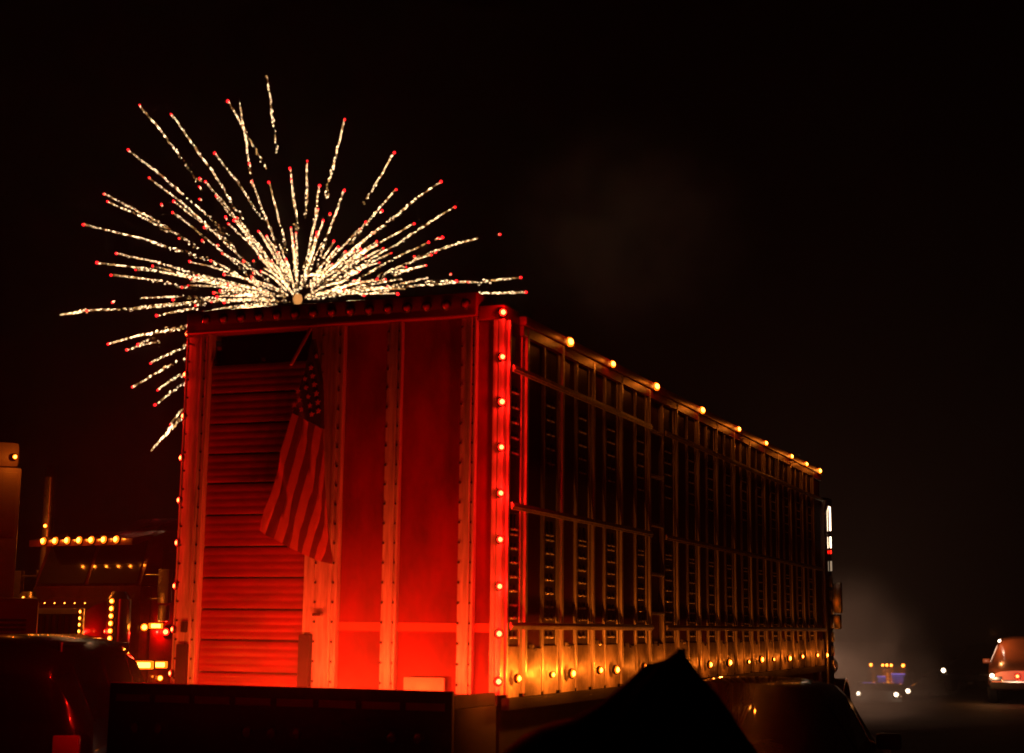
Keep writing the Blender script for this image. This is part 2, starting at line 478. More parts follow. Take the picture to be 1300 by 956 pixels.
# lamps
for k in range(9):
    z = 1.49 + 0.31 * k
    lamp(T, tl(-0.012, -0.05, z), (0.8, -1, 0), 'red', random.choice((0.022, 0.025, 0.028)), 3.2 * random.uniform(0.7, 1.3))
    lamp(T, tl(-2.542, -0.034, z), (-0.7, -1, 0), 'red', 0.022)
    point('lamp_light', T, tl(-2.80, -0.04, z), 8, LC['red'], 0.02)
for y in (1.148, 2.214, 3.495, 5.122, 6.689, 8.057, 9.546, 10.509, 11.445):
    lamp(T, tl(0.056, y, 3.965), (1, -0.7, 0.15), 'amber', random.choice((0.030, 0.034, 0.037)), 0.5 * random.uniform(0.7, 1.4), off=0.10)
for y in (0.12, 0.803, 1.224, 1.883, 2.30, 3.081, 3.75, 4.45, 5.30, 6.1, 6.979, 7.6, 8.242, 9.126, 9.939, 10.928, 11.6):
    v = random.uniform(0.55, 1.25)
    lamp(T, tl(0.062, y, 1.515 + random.uniform(-0.012, 0.012)), (1, -0.25 + random.uniform(-0.2, 0.2), 0), 'amber', random.choice((0.020, 0.025, 0.030, 0.034)), 1.3 * v * (5.5 if y < 1.3 else 2.4 if y < 2.5 else 1), off=0.07)

# ------------------------------------------------------------------ flag hanging on the rear of the trailer
F = thing('flag', 'striped flag with starred canton hanging limp on the trailer door', 'flag', (-1.5, -0.16, 2.28))
FO = Vector((-1.5, -0.16, 2.28))
def fold(x, z):
    return -0.16 + 0.016 * math.sin(x * 22 + z * 7) + 0.007 * math.sin(x * 50 + z * 14) + 0.004 * math.sin(x * 118 + z * 23 + 2 * math.sin(z * 5))
def fl(p):
    return (p[0] - FO.x, fold(p[0], p[1]) - FO.y, p[1] - FO.z)
def mix(a, b, t):
    return (a[0] + (b[0] - a[0]) * t, a[1] + (b[1] - a[1]) * t)
def path(pts, t):
    n = len(pts) - 1
    i = min(n - 1, int(t * n))
    return mix(pts[i], pts[i + 1], t * n - i)
CL, CR, ST, SB = [(-1.439, 3.847), (-1.453, 3.722), (-1.479, 3.582), (-1.518, 3.448), (-1.57, 3.321)], [(-1.401, 3.845), (-1.37, 3.701), (-1.34, 3.559), (-1.321, 3.378), (-1.302, 3.194)], [(-1.57, 3.321), (-1.525, 3.297), (-1.473, 3.272), (-1.422, 3.248), (-1.371, 3.224), (-1.314, 3.194), (-1.296, 3.044), (-1.284, 2.878), (-1.272, 2.713), (-1.253, 2.539), (-1.234, 2.344)], [(-1.794, 2.496), (-1.735, 2.462), (-1.671, 2.434), (-1.607, 2.401), (-1.556, 2.373), (-1.493, 2.345), (-1.442, 2.329), (-1.386, 2.307), (-1.342, 2.29), (-1.293, 2.274), (-1.225, 2.258)]
def canton_pt(u, v):
    return mix(path(CL, v), path(CR, v), u)
cloth = MB().sheet(lambda u, v: fl(canton_pt(u, v)), 8, 14, (0, 0.004, 0)).build('canton', 'flag_blue', F, True, 70)
for k in range(len(ST) - 1):
    def sp(u, v, k=k):
        bow = 0.012 * math.sin(v * math.pi)
        a = mix(ST[k], SB[k], v); b = mix(ST[k + 1], SB[k + 1], v)
        p = mix(a, b, u)
        return fl((p[0] + bow, p[1]))
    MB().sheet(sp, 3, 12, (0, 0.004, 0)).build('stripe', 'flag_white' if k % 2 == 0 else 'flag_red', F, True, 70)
for (sx, sz) in [(-1.396, 3.722), (-1.425, 3.637), (-1.41, 3.576), (-1.469, 3.557), (-1.393, 3.514), (-1.457, 3.492), (-1.515, 3.47), (-1.371, 3.449), (-1.436, 3.429), (-1.501, 3.408), (-1.356, 3.386), (-1.417, 3.365), (-1.485, 3.341), (-1.4, 3.301), (-1.556, 3.379), (-1.347, 3.323)]:
    vs = []
    c = Vector(fl((sx, sz))) + Vector((0, -0.006, 0))
    for i in range(10):
        t = math.pi / 2 + i * math.pi / 5
        r = 0.022 if i % 2 == 0 else 0.010
        vs.append(c + Vector((r * math.cos(t), 0, r * math.sin(t))))
    MB().add(vs + [v + Vector((0, 0.004, 0)) for v in vs], [tuple(range(10)), tuple(range(19, 9, -1))] + [(i, (i + 1) % 10, 10 + (i + 1) % 10, 10 + i) for i in range(10)]).build('star', 'flag_white', F)
MB().tube((0.02, 0.08, 1.66), (-0.07, -0.03, 1.38), 0.011, None, 8).build('staff', 'wood', F, True)

# ------------------------------------------------------------------ firework burst behind the trailer
FW = Vector((-29.9297, 50.4835, 16.0349))
fw = thing('firework_burst', 'gold firework burst with red star tips above the trailer', 'firework', FW)
AX, AZ = Vector((cr.x, cr.y, 0)).normalized(), Vector((0, 0, 1))
AD = Vector((cf.x, cf.y, 0)).normalized()
def burst(a, b, w, head, dens):
    # a outer tip, b inner end, in metres from the burst centre
    A, B = Vector(a), Vector(b)
    L = (A - B).length
    m = MB()
    n = max(3, int(L / 0.058 * dens))
    side = (A - B).normalized().cross(AD).normalized()
    wob = random.uniform(0, 6)
    for i in range(n):
        t = (i + random.uniform(-0.4, 0.4)) / n
        if random.random() > 0.93 - 0.30 * (1 - t) ** 2:
            continue
        sag = 4 * t * (1 - t)
        p = B.lerp(A, t) + Vector((0, 0, 0.02 * L * sag)) + side * (0.016 * math.sin(t * L * 2.1 + wob) + random.gauss(0, 0.012 + 0.05 * (1 - t) ** 2 * w))
        env = 0.5 + 0.5 * math.sin(math.pi * min(1, t * 1.08)) * w
        s = random.uniform(0.6, 1.25) * 0.0195 * (0.65 + 0.7 * env)
        d = ((A - B).normalized() * 1.0 + AX * 0.35 - AZ * 0.3 + Vector((random.uniform(-.3, .3), random.uniform(-.3, .3), random.uniform(-.3, .3)))).normalized()
        q = d.orthogonal().normalized(); e = d.cross(q)
        l = s * random.uniform(1.3, 3.2)
        z = random.random() * (0.55 + 0.6 * env)
        mi = 0 if z > 0.50 else (1 if z > 0.20 else 2)
        m.add([p + d * l, p - d * l, p + q * s * .8, p - q * s * .8, p + e * s * .8, p - e * s * .8],
              [(0, 2, 4), (0, 4, 3), (0, 3, 5), (0, 5, 2), (1, 4, 2), (1, 3, 4), (1, 5, 3), (1, 2, 5)], mi)
    if not m.f:
        return
    o = m.build('spark_trail', ['spark_white', 'spark_gold', 'spark_ember'], fw)
    o['kind'] = 'stuff'
    if head:
        s = random.uniform(0.03, 0.058)
        h = MB().lathe([(s * 0.3, -s), (s * 0.85, -s * 0.5), (s, 0), (s * 0.85, s * 0.5), (s * 0.3, s)], 8)
        h.build('star_tip', 'star_red', o, True, 70, A)
        if head > 1:
            point('star_light', o, A, 15, (1, 0.05, 0.06), 0.06)
for a, b, w, head, dens in [
    ((-7.19, -2.45, 9.04), (-4.51, -1.51, 5.43), 0.8, 2, 1.0),
    ((-3.59, -5.22, 7.33), (-1.61, -2.31, 3.26), 0.7, 2, 1.0),
    ((-1.09, -4.74, 7.79), (-0.19, -2.86, 5.18), 0.8, 2, 1.0),
    ((-4.74, 2.14, 10.36), (-3.26, 1.15, 5.78), 0.8, 0, 1.0),
    ((-2.56, 0.85, 11.05), (-1.67, 0.57, 7.04), 1, 0, 1.0),
    ((-8.67, -1.05, 7.47), (-3.43, -0.38, 3.03), 1, 1, 1.0),
    ((-6.58, 3.03, 8.29), (-2.91, 1.7, 4.24), 0.6, 2, 1.0),
    ((-7.25, -1.31, 5.92), (-2.91, -0.5, 2.23), 0.8, 2, 1.0),
    ((-10.36, -0.4, 5.67), (-5.23, -0.14, 2.73), 0.9, 2, 1.0),
    ((-6.13, -5.87, 3.51), (-4.22, -4.03, 2.46), 0.4, 1, 1.0),
    ((-10.16, -2.08, 3.75), (-3.8, -0.79, 1.74), 1, 2, 1.0),
    ((-10.68, 1.27, 3.19), (-4.66, 0.64, 1.25), 0.9, 1, 1.0),
    ((-6.02, -6.5, 0.68), (-2.07, -2.18, 0.25), 0.7, 2, 1.0),
    ((-10.78, 1.09, 2.09), (-6.1, 0.71, 1.05), 0.9, 1, 1.0),
    ((-5.1, -6.54, -1.1), (-5.04, -6.46, -1.06), 0.2, 2, 1.0),
    ((1.84, -6.04, 3.57), (0.75, -2.4, 1.52), 0.8, 1, 1.0),
    ((3.52, -7.3, 3.64), (1.97, -3.73, 2.03), 0.9, 1, 1.0),
    ((-7.05, 3.08, 6.91), (-1.72, 0.79, 1.57), 0.5, 1, 1.0),
    ((-0.31, -6.55, 3.05), (-0.26, -0.97, 0.25), 0.8, 1, 1.0),
    ((-1.09, -8.41, 2.41), (-0.54, -2.57, 0.64), 0.5, 1, 1.0),
    ((-0.91, -8.72, 1.85), (-0.51, -1.9, -0.04), 0.7, 1, 1.0),
    ((-3.79, 1.96, 6.3), (-0.99, 0.47, 1.45), 0.6, 1, 1.0),
    ((0.45, -7.92, -0.04), (-0.05, -2.46, -0.3), 0.8, 1, 1.0),
    ((-3.8, -5.68, 0.55), (-1.7, -2.33, -0.04), 0.8, 1, 1.0),
    ((-2.74, -8.38, -0.28), (-1.53, -4.33, -0.01), 0.7, 1, 1.0),
    ((-11.04, -2.27, -0.45), (-9.36, -1.93, -0.33), 1.3, 0, 1.5),
    ((-6.87, -5.84, -1.21), (-5.64, -4.77, -1.0), 0.7, 1, 1.0),
    ((-8.89, -0.19, 0.06), (-1.99, -0.04, 0.08), 0.6, 0, 1.0),
    ((-4.58, -5.29, -0.68), (-2.0, -2.24, -0.36), 0.7, 0, 1.0),
    ((-10.75, 2.55, 0.61), (-5.67, 1.43, 0.42), 0.6, 0, 1.0),
    ((-4.42, 2.01, 0.87), (-2.79, 1.3, 0.55), 1.6, 1, 2.2),
    ((-5.78, 4.89, 0.71), (-4.06, 3.47, 0.59), 1.8, 0, 2.4),
    ((1.27, 1.51, 8.66), (0.76, 0.89, 4.78), 1, 2, 1.0),
    ((2.67, 3.92, 7.64), (1.82, 2.63, 4.83), 0.9, 2, 1.0),
    ((2.15, 5.3, 6.26), (1.08, 2.72, 3.03), 0.7, 1, 1.0),
    ((8.22, -3.07, 3.81), (4.48, -1.66, 2.21), 0.9, 2, 1.0),
    ((1.52, 5.35, 4.58), (0.65, 2.56, 2.15), 0.9, 0, 1.0),
    ((5.58, 4.49, 4.89), (3.46, 2.82, 2.87), 0.7, 2, 1.0),
    ((2.75, 4.3, 3.27), (1.31, 2.1, 1.51), 0.7, 0, 1.0),
    ((7.66, 4.93, 3.53), (7.57, 4.88, 3.5), 0.2, 1, 1.0),
    ((6.61, 4.92, 3.42), (4.23, 3.18, 2.27), 0.7, 0, 1.0),
    ((3.12, 7.36, 3.45), (1.78, 4.4, 1.85), 0.8, 1, 1.0),
    ((2.64, 7.83, 3.07), (1.83, 5.7, 2.18), 1.4, 1, 1.8),
    ((4.1, 7.54, 2.48), (4.03, 7.42, 2.45), 0.2, 1, 1.0),
    ((8.56, 5.34, 1.53), (6.89, 4.33, 1.16), 1.1, 1, 1.3),
    ((5.54, 7.57, 1.93), (3.82, 5.29, 1.64), 0.4, 0, 1.0),
    ((10.71, 0.37, -0.32), (7.84, 0.32, -0.32), 1.2, 1, 1.4),
    ((6.0, 5.21, 1.45), (2.58, 2.29, 0.61), 0.7, 1, 1.0),
    ((2.88, 7.63, 2.39), (1.79, 4.99, 1.33), 0.9, 0, 1.0),
    ((3.63, -6.1, 4.28), (2.25, -3.55, 2.63), 0.6, 1, 1.0),
    ((3.07, -3.97, 3.87), (1.67, -1.97, 2.01), 0.8, 1, 1.0),
    ((0.5, 3.15, 5.8), (0.3, 0.97, 1.46), 0.7, 1, 1.0),
    ((5.14, -7.38, 1.35), (1.89, -2.63, 0.57), 0.8, 1, 1.0),
    ((2.66, 6.3, 4.78), (0.72, 1.95, 1.52), 0.5, 1, 1.0),
    ((7.63, -2.88, 1.33), (3.37, -1.09, 0.33), 0.5, 1, 1.0),
    ((0.18, 7.4, 4.16), (-0.02, 4.63, 2.66), 1.5, 1, 1.8),
    ((3.45, -3.28, 1.61), (1.84, -1.62, 0.79), 0.5, 1, 1.0),
    ((5.98, -5.86, -0.42), (3.46, -3.16, -0.44), 0.7, 1, 1.0),
    ((0.22, 5.59, 1.92), (0.08, 2.96, 0.91), 1.3, 1, 1.6),
    ((-0.22, 5.15, 0.92), (3.28, 6.53, 0.84), 0.9, 0, 1.0),
    ((4.46, -7.18, -1.96), (5.41, -6.79, -2.05), 1.8, 0, 2.6),
    ((3.43, -5.4, -0.3), (4.07, -5.15, -0.24), 1.8, 0, 2.6),
    ((-2.4, 3.62, 3.51), (-0.42, 0.64, 0.59), 0.9, 0, 1.0),
    ((-4.1, 6.37, 5.16), (-2.06, 3.22, 2.5), 0.4, 1, 1.0),
    ((-1.24, 5.47, 2.9), (-0.46, 1.91, 0.98), 0.6, 1, 1.0),
    ((-5.77, -5.74, -2.69), (-3.37, -3.28, -1.63), 1.3, 1, 1.5),
    ((-5.33, -5.01, -2.84), (-4.36, -4.06, -2.38), 0.3, 2, 1.0),
    ((-2.89, -6.78, -3.82), (-2.28, -5.14, -2.87), 0.7, 1, 1.0),
    ((-5.2, -4.65, -4.38), (-3.56, -3.14, -2.94), 0.8, 2, 1.0),
    ((-3.33, -5.67, -5.36), (-2.7, -4.5, -4.29), 0.6, 2, 1.0),
    ((-9.61, 3.74, -3.12), (-7.79, 3.09, -2.5), 0.4, 1, 1.0),
    ((-4.12, -4.66, -7.13), (-3.27, -3.64, -5.61), 1.4, 0, 1.7),
    ((-2.09, -6.34, -6.3), (-1.95, -5.63, -5.54), 0.4, 1, 1.0),
    ((-2.73, -6.78, -1.85), (-1.93, -4.59, -1.17), 0.8, 1, 1.0),
    ((-3.7, -6.57, -2.97), (-3.34, -5.84, -2.56), 0.4, 1, 1.0),
    ((6.31, -6.44, 0.32), (1.39, -1.36, 0.11), 0.76, 1, 1.0),
    ((-1.62, 7.56, 2.06), (-0.7, 2.99, 0.81), 0.56, 1, 1.0),
    ((0.89, -8.03, -1.56), (0.26, -3.16, -0.61), 0.69, 1, 1.0),
    ((-0.06, 8.17, 3.48), (-0.12, 3.23, 1.35), 0.71, 1, 1.0),
    ((-3.6, 3.75, 2.83), (-1.32, 1.4, 1.02), 0.75, 1, 1.0),
    ((1.77, 7.42, 1.89), (0.35, 1.78, 0.45), 0.83, 0, 1.0),
    ((-6.86, 5.01, 5.25), (-1.4, 1.09, 1.05), 0.88, 1, 1.0),
    ((-6.19, 0.9, 1.55), (-0.58, 0.09, 0.14), 0.48, 1, 1.0),
    ((0.69, -7.51, -1.19), (0.14, -2.37, -0.36), 0.58, 1, 1.0),
    ((3.03, -3.47, 1.58), (0.92, -1.04, 0.5), 0.75, 0, 1.0),
    ((0.7, -6.49, 2.05), (0.23, -2.58, 0.87), 0.99, 1, 1.0),
    ((2.18, 4.89, 3.05), (0.89, 2.12, 1.3), 0.94, 1, 1.0),
    ((0.33, -4.0, 0.98), (0.11, -1.57, 0.41), 0.74, 1, 1.0),
    ((2.82, 4.87, 1.73), (1.2, 2.15, 0.76), 0.45, 0, 1.0),
    ((-3.42, 7.54, 4.14), (-0.73, 1.58, 0.82), 0.86, 0, 1.0),
    ((5.47, -2.18, -0.27), (0.49, -0.18, -0.02), 0.83, 1, 1.0),
    ((-0.9, -7.34, 0.16), (-0.3, -1.9, 0.07), 1.0, 1, 1.0),
    ((5.11, -1.76, 0.16), (0.43, -0.14, 0.02), 0.52, 1, 1.0),
    ((2.41, -6.04, 0.57), (0.29, -0.75, 0.09), 0.92, 1, 1.0),
    ((-7.78, 3.14, 1.81), (-1.54, 0.67, 0.36), 0.68, 1, 1.0),
    ((-4.01, 3.18, 4.23), (-1.11, 0.92, 1.15), 0.77, 0, 1.0),
    ((-3.41, 5.69, 4.66), (-1.19, 1.98, 1.55), 0.54, 1, 1.0),
    ((-1.47, -4.55, -0.53), (-0.45, -1.29, -0.15), 0.41, 1, 1.0),
    ((3.29, -6.94, 0.03), (1.06, -2.28, 0.05), 0.78, 1, 1.0),
    ((-5.59, 6.6, 4.9), (-1.82, 2.21, 1.54), 0.61, 1, 1.0),
    ((3.1, -8.22, -0.61), (0.44, -1.23, -0.07), 0.81, 0, 1.0),
    ((5.01, -4.49, 0.8), (1.54, -1.33, 0.28), 0.59, 1, 1.0),
    ((4.58, -5.02, 0.87), (1.42, -1.52, 0.3), 0.58, 1, 1.0),
    ((2.54, -7.54, -0.54), (0.75, -2.37, -0.14), 0.84, 1, 1.0),
    ((1.83, 4.02, 3.44), (0.26, 0.61, 0.51), 0.51, 1, 1.0),
    ((2.52, -7.12, -0.04), (0.54, -1.61, 0.02), 0.6, 0, 1.0),
    ((-1.72, 4.75, 5.49), (-0.22, 0.6, 0.65), 0.6, 1, 1.0),
    ((0.32, -6.68, -0.32), (0.02, -1.11, -0.04), 0.47, 1, 1.0),
    ((1.8, 4.79, 3.29), (0.64, 1.84, 1.24), 0.51, 1, 1.0),
    ((-5.62, 2.59, 3.1), (-2.06, 1.0, 1.13), 0.61, 1, 1.0),
    ((0.21, 5.45, 4.52), (0.0, 0.9, 0.72), 0.61, 1, 1.0),
    ((-1.81, 4.84, 4.17), (-0.78, 2.04, 1.7), 0.49, 1, 1.0),
    ((-8.73, 4.74, 2.42), (-3.76, 2.16, 1.06), 0.66, 0, 1.0),
    ((-5.33, 3.53, 1.68), (-1.88, 1.29, 0.6), 0.9, 1, 1.0),
    ((-2.89, 4.57, 3.93), (-0.62, 0.99, 0.81), 0.54, 1, 1.0),
    ((-3.96, 5.05, 4.01), (-1.5, 1.95, 1.48), 0.43, 0, 1.0),
    ((1.9, -8.66, 1.31), (0.71, -3.59, 0.64), 0.94, 1, 1.0),
    ((6.1, -2.5, -0.67), (0.82, -0.31, -0.09), 0.58, 1, 1.0),
    ((-2.11, 2.98, 3.85), (-0.9, 1.28, 1.6), 0.77, 1, 1.0),
    ((0.62, 6.01, 4.42), (0.1, 1.46, 1.04), 0.87, 1, 1.0),
    ((4.92, -3.12, 0.88), (1.92, -1.18, 0.36), 0.5, 1, 1.0),
    ((-0.7, -7.08, -0.41), (-0.35, -2.74, -0.13), 0.4, 1, 1.0),
    ((1.74, -6.87, -0.71), (0.34, -1.47, -0.14), 0.56, 1, 1.0),
    ((2.82, -3.61, 1.96), (1.05, -1.33, 0.76), 0.4, 1, 1.0),
    ((4.85, -4.48, -0.41), (0.68, -0.6, -0.05), 0.98, 0, 1.0),
    ((4.92, -2.07, 0.13), (0.98, -0.39, 0.03), 0.59, 1, 1.0),
    ((1.34, -5.84, 1.59), (0.26, -1.23, 0.37), 0.51, 1, 1.0),
    ((-6.54, 3.28, 0.94), (-2.18, 1.15, 0.32), 0.63, 1, 1.0),
    ((-0.6, -5.11, -1.12), (-0.23, -1.58, -0.35), 0.87, 1, 1.0),
    ((-0.81, -5.86, -1.92), (-0.24, -1.38, -0.46), 0.62, 1, 1.0),
    ((1.27, -8.19, -2.28), (0.35, -2.79, -0.79), 0.68, 1, 1.0),
    ((-1.52, -5.25, -1.53), (-0.16, -0.5, -0.15), 0.65, 1, 1.0),
    ((-7.68, 3.17, -0.16), (-1.5, 0.66, -0.02), 0.94, 1, 1.0),
    ((5.19, -3.82, 2.16), (5.04, -3.71, 2.11), 0.2, 1, 1.0),
    ((7.74, -2.15, 1.67), (7.59, -2.1, 1.64), 0.2, 1, 1.0),
    ((-0.78, -7.09, 3.69), (-0.77, -6.96, 3.62), 0.2, 1, 1.0),
    ((-7.18, 1.25, 3.65), (-7.01, 1.22, 3.56), 0.2, 1, 1.0),
    ((-7.55, 3.95, 4.87), (-7.34, 3.86, 4.74), 0.2, 1, 1.0),
    ((2.64, 6.47, 3.2), (2.57, 6.31, 3.11), 0.2, 1, 1.0),
    ((1.19, 4.14, 0.93), (1.12, 3.94, 0.89), 0.2, 1, 1.0),
    ((-5.34, 5.02, 2.65), (-5.01, 4.73, 2.48), 0.2, 1, 1.0),
    ((0.08, 5.3, 1.95), (0.06, 5.02, 1.85), 0.2, 1, 1.0),
    ((0.91, -7.28, -0.9), (0.86, -6.96, -0.86), 0.2, 1, 1.0),
    ((8.74, -2.49, -0.3), (8.58, -2.44, -0.3), 0.2, 1, 1.0),
    ((7.43, -1.04, 1.99), (7.29, -1.02, 1.95), 0.2, 1, 1.0),
    ((-2.23, -4.87, 4.07), (-2.19, -4.78, 3.99), 0.2, 1, 1.0),
    ((-2.1, -6.6, -1.19), (-2.06, -6.44, -1.16), 0.2, 1, 1.0),
    ((1.79, -6.97, -0.59), (1.67, -6.55, -0.55), 0.2, 1, 1.0),
    ((-6.07, 1.52, 3.52), (-5.9, 1.48, 3.42), 0.2, 1, 1.0),
    ((-4.44, 3.5, 2.86), (-4.21, 3.33, 2.71), 0.2, 1, 1.0),
    ((-9.23, 2.66, 5.85), (-9.05, 2.62, 5.74), 0.2, 1, 1.0),
    ((5.99, -3.45, -0.23), (5.79, -3.32, -0.22), 0.2, 1, 1.0),
    ((-3.37, 0.98, 6.85), (-3.3, 0.97, 6.71), 0.2, 1, 1.0),
    ((0.1, 4.22, 3.13), (0.09, 4.04, 2.99), 0.2, 1, 1.0),
    ((2.14, 3.88, 4.86), (2.08, 3.79, 4.74), 0.2, 1, 1.0),
    ((-6.45, 3.49, 3.78), (-6.24, 3.38, 3.65), 0.2, 1, 1.0),
    ((-0.4, 3.5, 4.83), (-0.39, 3.39, 4.68), 0.2, 1, 1.0),
    ((-1.75, 6.66, 5.78), (-1.7, 6.46, 5.59), 0.2, 1, 1.0),
    ((1.24, 8.54, 3.25), (1.19, 8.3, 3.16), 0.2, 1, 1.0),
    ((-8.32, 4.68, 1.15), (-8.05, 4.54, 1.11), 0.2, 1, 1.0),
    ((-4.54, 2.78, 2.69), (-4.33, 2.65, 2.56), 0.2, 1, 1.0),
    ((-6.32, 1.5, 5.55), (-6.18, 1.47, 5.43), 0.2, 1, 1.0),
    ((0.26, -6.66, 2.08), (0.25, -6.49, 2.04), 0.2, 1, 1.0),
    ((-3.85, 5.76, 7.45), (-3.76, 5.62, 7.26), 0.2, 1, 1.0),
    ((-0.51, -4.72, -0.45), (-0.49, -4.5, -0.43), 0.2, 1, 1.0),
    ((8.57, -4.23, 0.53), (8.39, -4.13, 0.52), 0.2, 1, 1.0),
    ((-0.88, -7.84, -1.01), (-0.87, -7.63, -0.98), 0.2, 1, 1.0)]:
    burst(a, b, w, head, dens)
MB().lathe([(0.05, -0.25), (0.15, -0.2), (0.21, 0), (0.15, 0.2), (0.05, 0.25)], 12).build('burst_core', 'star_core', fw, True, 70)
point('burst_light', fw, (0, 0, 0), 20, (1, 0.6, 0.3), 0.4)

# ------------------------------------------------------------------ cars
def car(name, label, cat, loc, rz, st, glass, W, paint, wheels, rails=False, group=None, detail=True):
    o = thing(name, label, cat, (loc[0], loc[1], gz(loc[0], loc[1])), rz, group)
    def sec(s):
        y, zl, zb, zr, w, wr = s
        h = [(w * 0.92, zl), (w, zl + 0.16), (w * 1.0, (zl + zb) / 2 + 0.05), (w * 0.975, zb), (wr + (w * 0.975 - wr) * 0.10, zb + (zr - zb) * 0.80), (wr * 0.93, zr - (zr - zb) * 0.06), (wr * 0.5, zr + 0.015), (0, zr + 0.02)]
        return [(x, y, z) for x, z in h] + [(-x, y, z) for x, z in h[-2::-1]]
    ss = [sec(s) for s in st]
    n = len(ss[0])
    b = MB()
    b.add([p for s in ss for p in s], [(k * n + i, k * n + i + 1, (k + 1) * n + i + 1, (k + 1) * n + i) for k in range(len(ss) - 1) for i in range(n - 1)] +
          [(k * n + n - 1, k * n, (k + 1) * n, (k + 1) * n + n - 1) for k in range(len(ss) - 1)] + [tuple(range(n - 1, -1, -1)), tuple(range((len(ss) - 1) * n, len(ss) * n))])
    body = b.build('body', paint, o, True, 42)
    L3 = lambda a, c, t: Vector(a).lerp(Vector(c), t)
    def pane(nm, q, push):
        q = [Vector(p) for p in q]
        c = sum(q, Vector()) / 4
        q = [c + (p - c) * 0.90 for p in q]
        push = Vector(push)
        m = MB().add([p + push * 0.012 for p in q] + [p - push * 0.004 for p in q], [(0, 1, 2, 3), (7, 6, 5, 4)] + [(i, (i + 1) % 4, 4 + (i + 1) % 4, 4 + i) for i in range(4)])
        return m.build(nm, 'glass', o)
    for kind, k in glass:
        a, c = ss[k], ss[k + 1]
        if kind == 's':
            pane('side_window', [a[3], c[3], c[4], a[4]], (1, 0, 0.3))
            pane('side_window', [a[n - 4], c[n - 4], c[n - 5], a[n - 5]], (-1, 0, 0.3))
        else:
            d = 1 if kind == 'f' else -1
            pane('windshield' if kind == 'f' else 'rear_window', [a[4], c[4], c[n - 5], a[n - 5]], (0, d * 0.7, 0.7))
    for y, r in wheels:
        for sx in (-1, 1):
            wheel(o, sx * (W - 0.13), y, r, r, 0.24, side=sx)
    y0, y1 = st[0][0], st[-1][0]
    for sx in (-1, 1):
        MB().box((sx * W * 0.9, y1 - 0.10, st[-1][2] - 0.16), (sx * W * 0.55, y1 + 0.015, st[-1][2] - 0.03), 0, 0.02).build('headlight', 'chrome', o, True)
        MB().box((sx * W * 0.93, y0 - 0.015, st[0][2] - 0.20), (sx * W * 0.72, y0 + 0.08, st[0][2] + 0.0), 0, 0.02).build('tail_light', 'lens_off', o, True)
        fk = [k for kd, k in glass if kd == 's'][-1]
        p = ss[fk + 1][3]
        MB().box((sx * (p[0] - 0.01), p[1] - 0.08, p[2]), (sx * (p[0] + 0.19), p[1] + 0.04, p[2] + 0.13), 0, 0.03).build('mirror', paint, o, True)
        if rails:
            k0, k1 = rails
            pa, pb = ss[k0][5], ss[k1][5]
            MB().tube((sx * pa[0], pa[1], pa[2] + 0.06), (sx * pb[0], pb[1], pb[2] + 0.06), 0.018, None, 8).tube((sx * pa[0], pa[1], pa[2] - 0.01), (sx * pa[0], pa[1], pa[2] + 0.062), 0.014, None, 6).tube((sx * pb[0], pb[1], pb[2] - 0.01), (sx * pb[0], pb[1], pb[2] + 0.062), 0.014, None, 6).build('roof_rail', 'chrome', o, True)
    MB().box((-0.26, y0 - 0.018, st[0][1] + 0.18), (0.26, y0 + 0.01, st[0][1] + 0.31), 0, 0.005).build('number_plate', 'plate', o)
    MB().box((-W * 0.88, y0 - 0.06, st[0][1] - 0.03), (W * 0.88, y0 + 0.1, st[0][1] + 0.14), 0, 0.03).build('rear_bumper', 'black_frame', o, True)
    MB().box((-W * 0.88, y1 - 0.1, st[-1][1] - 0.03), (W * 0.88, y1 + 0.06, st[-1][1] + 0.14), 0, 0.03).build('front_bumper', 'black_frame', o, True)
    return o
# station: y, z low, z belt, z roof, half width, roof half width
SUV = [(-2.30, 0.42, 1.00, 1.10, 0.86, 0.70), (-2.22, 0.36, 1.05, 1.45, 0.92, 0.66), (-1.98, 0.34, 1.06, 1.66, 0.95, 0.68), (-1.1, 0.32, 1.04, 1.72, 0.96, 0.70), (-0.1, 0.32, 1.02, 1.72, 0.96, 0.70), (0.55, 0.32, 1.00, 1.62, 0.96, 0.68), (1.15, 0.34, 0.98, 1.14, 0.95, 0.72), (2.1, 0.36, 0.86, 0.98, 0.90, 0.66), (2.32, 0.42, 0.74, 0.84, 0.80, 0.55)]
SEDAN = [(-2.3, 0.40, 0.90, 0.98, 0.80, 0.62), (-2.15, 0.34, 0.92, 1.02, 0.86, 0.66), (-1.55, 0.30, 0.93, 1.08, 0.89, 0.66), (-0.75, 0.28, 0.92, 1.41, 0.90, 0.60), (0.05, 0.28, 0.90, 1.45, 0.90, 0.62), (0.35, 0.28, 0.90, 1.42, 0.90, 0.61), (1.15, 0.30, 0.88, 1.00, 0.89, 0.66), (2.05, 0.34, 0.74, 0.84, 0.84, 0.60), (2.3, 0.40, 0.62, 0.70, 0.74, 0.5)]
PICK = [(-2.75, 0.50, 1.05, 1.10, 0.92, 0.80), (-2.7, 0.48, 1.12, 1.16, 0.96, 0.84), (-0.95, 0.46, 1.14, 1.18, 0.97, 0.85), (-0.90, 0.46, 1.16, 1.82, 0.97, 0.70), (-0.1, 0.46, 1.15, 1.90, 0.97, 0.73), (0.55, 0.46, 1.14, 1.86, 0.97, 0.72), (1.25, 0.46, 1.12, 1.26, 0.97, 0.74), (2.5, 0.48, 1.06, 1.18, 0.94, 0.70), (2.72, 0.52, 0.94, 1.02, 0.86, 0.6)]
SG = [('r', 1), ('s', 2), ('s', 3), ('s', 4), ('f', 5)]
DG = [('r', 2), ('s', 3), ('s', 4), ('f', 5)]
PG = [('r', 2), ('s', 3), ('s', 4), ('f', 5)]
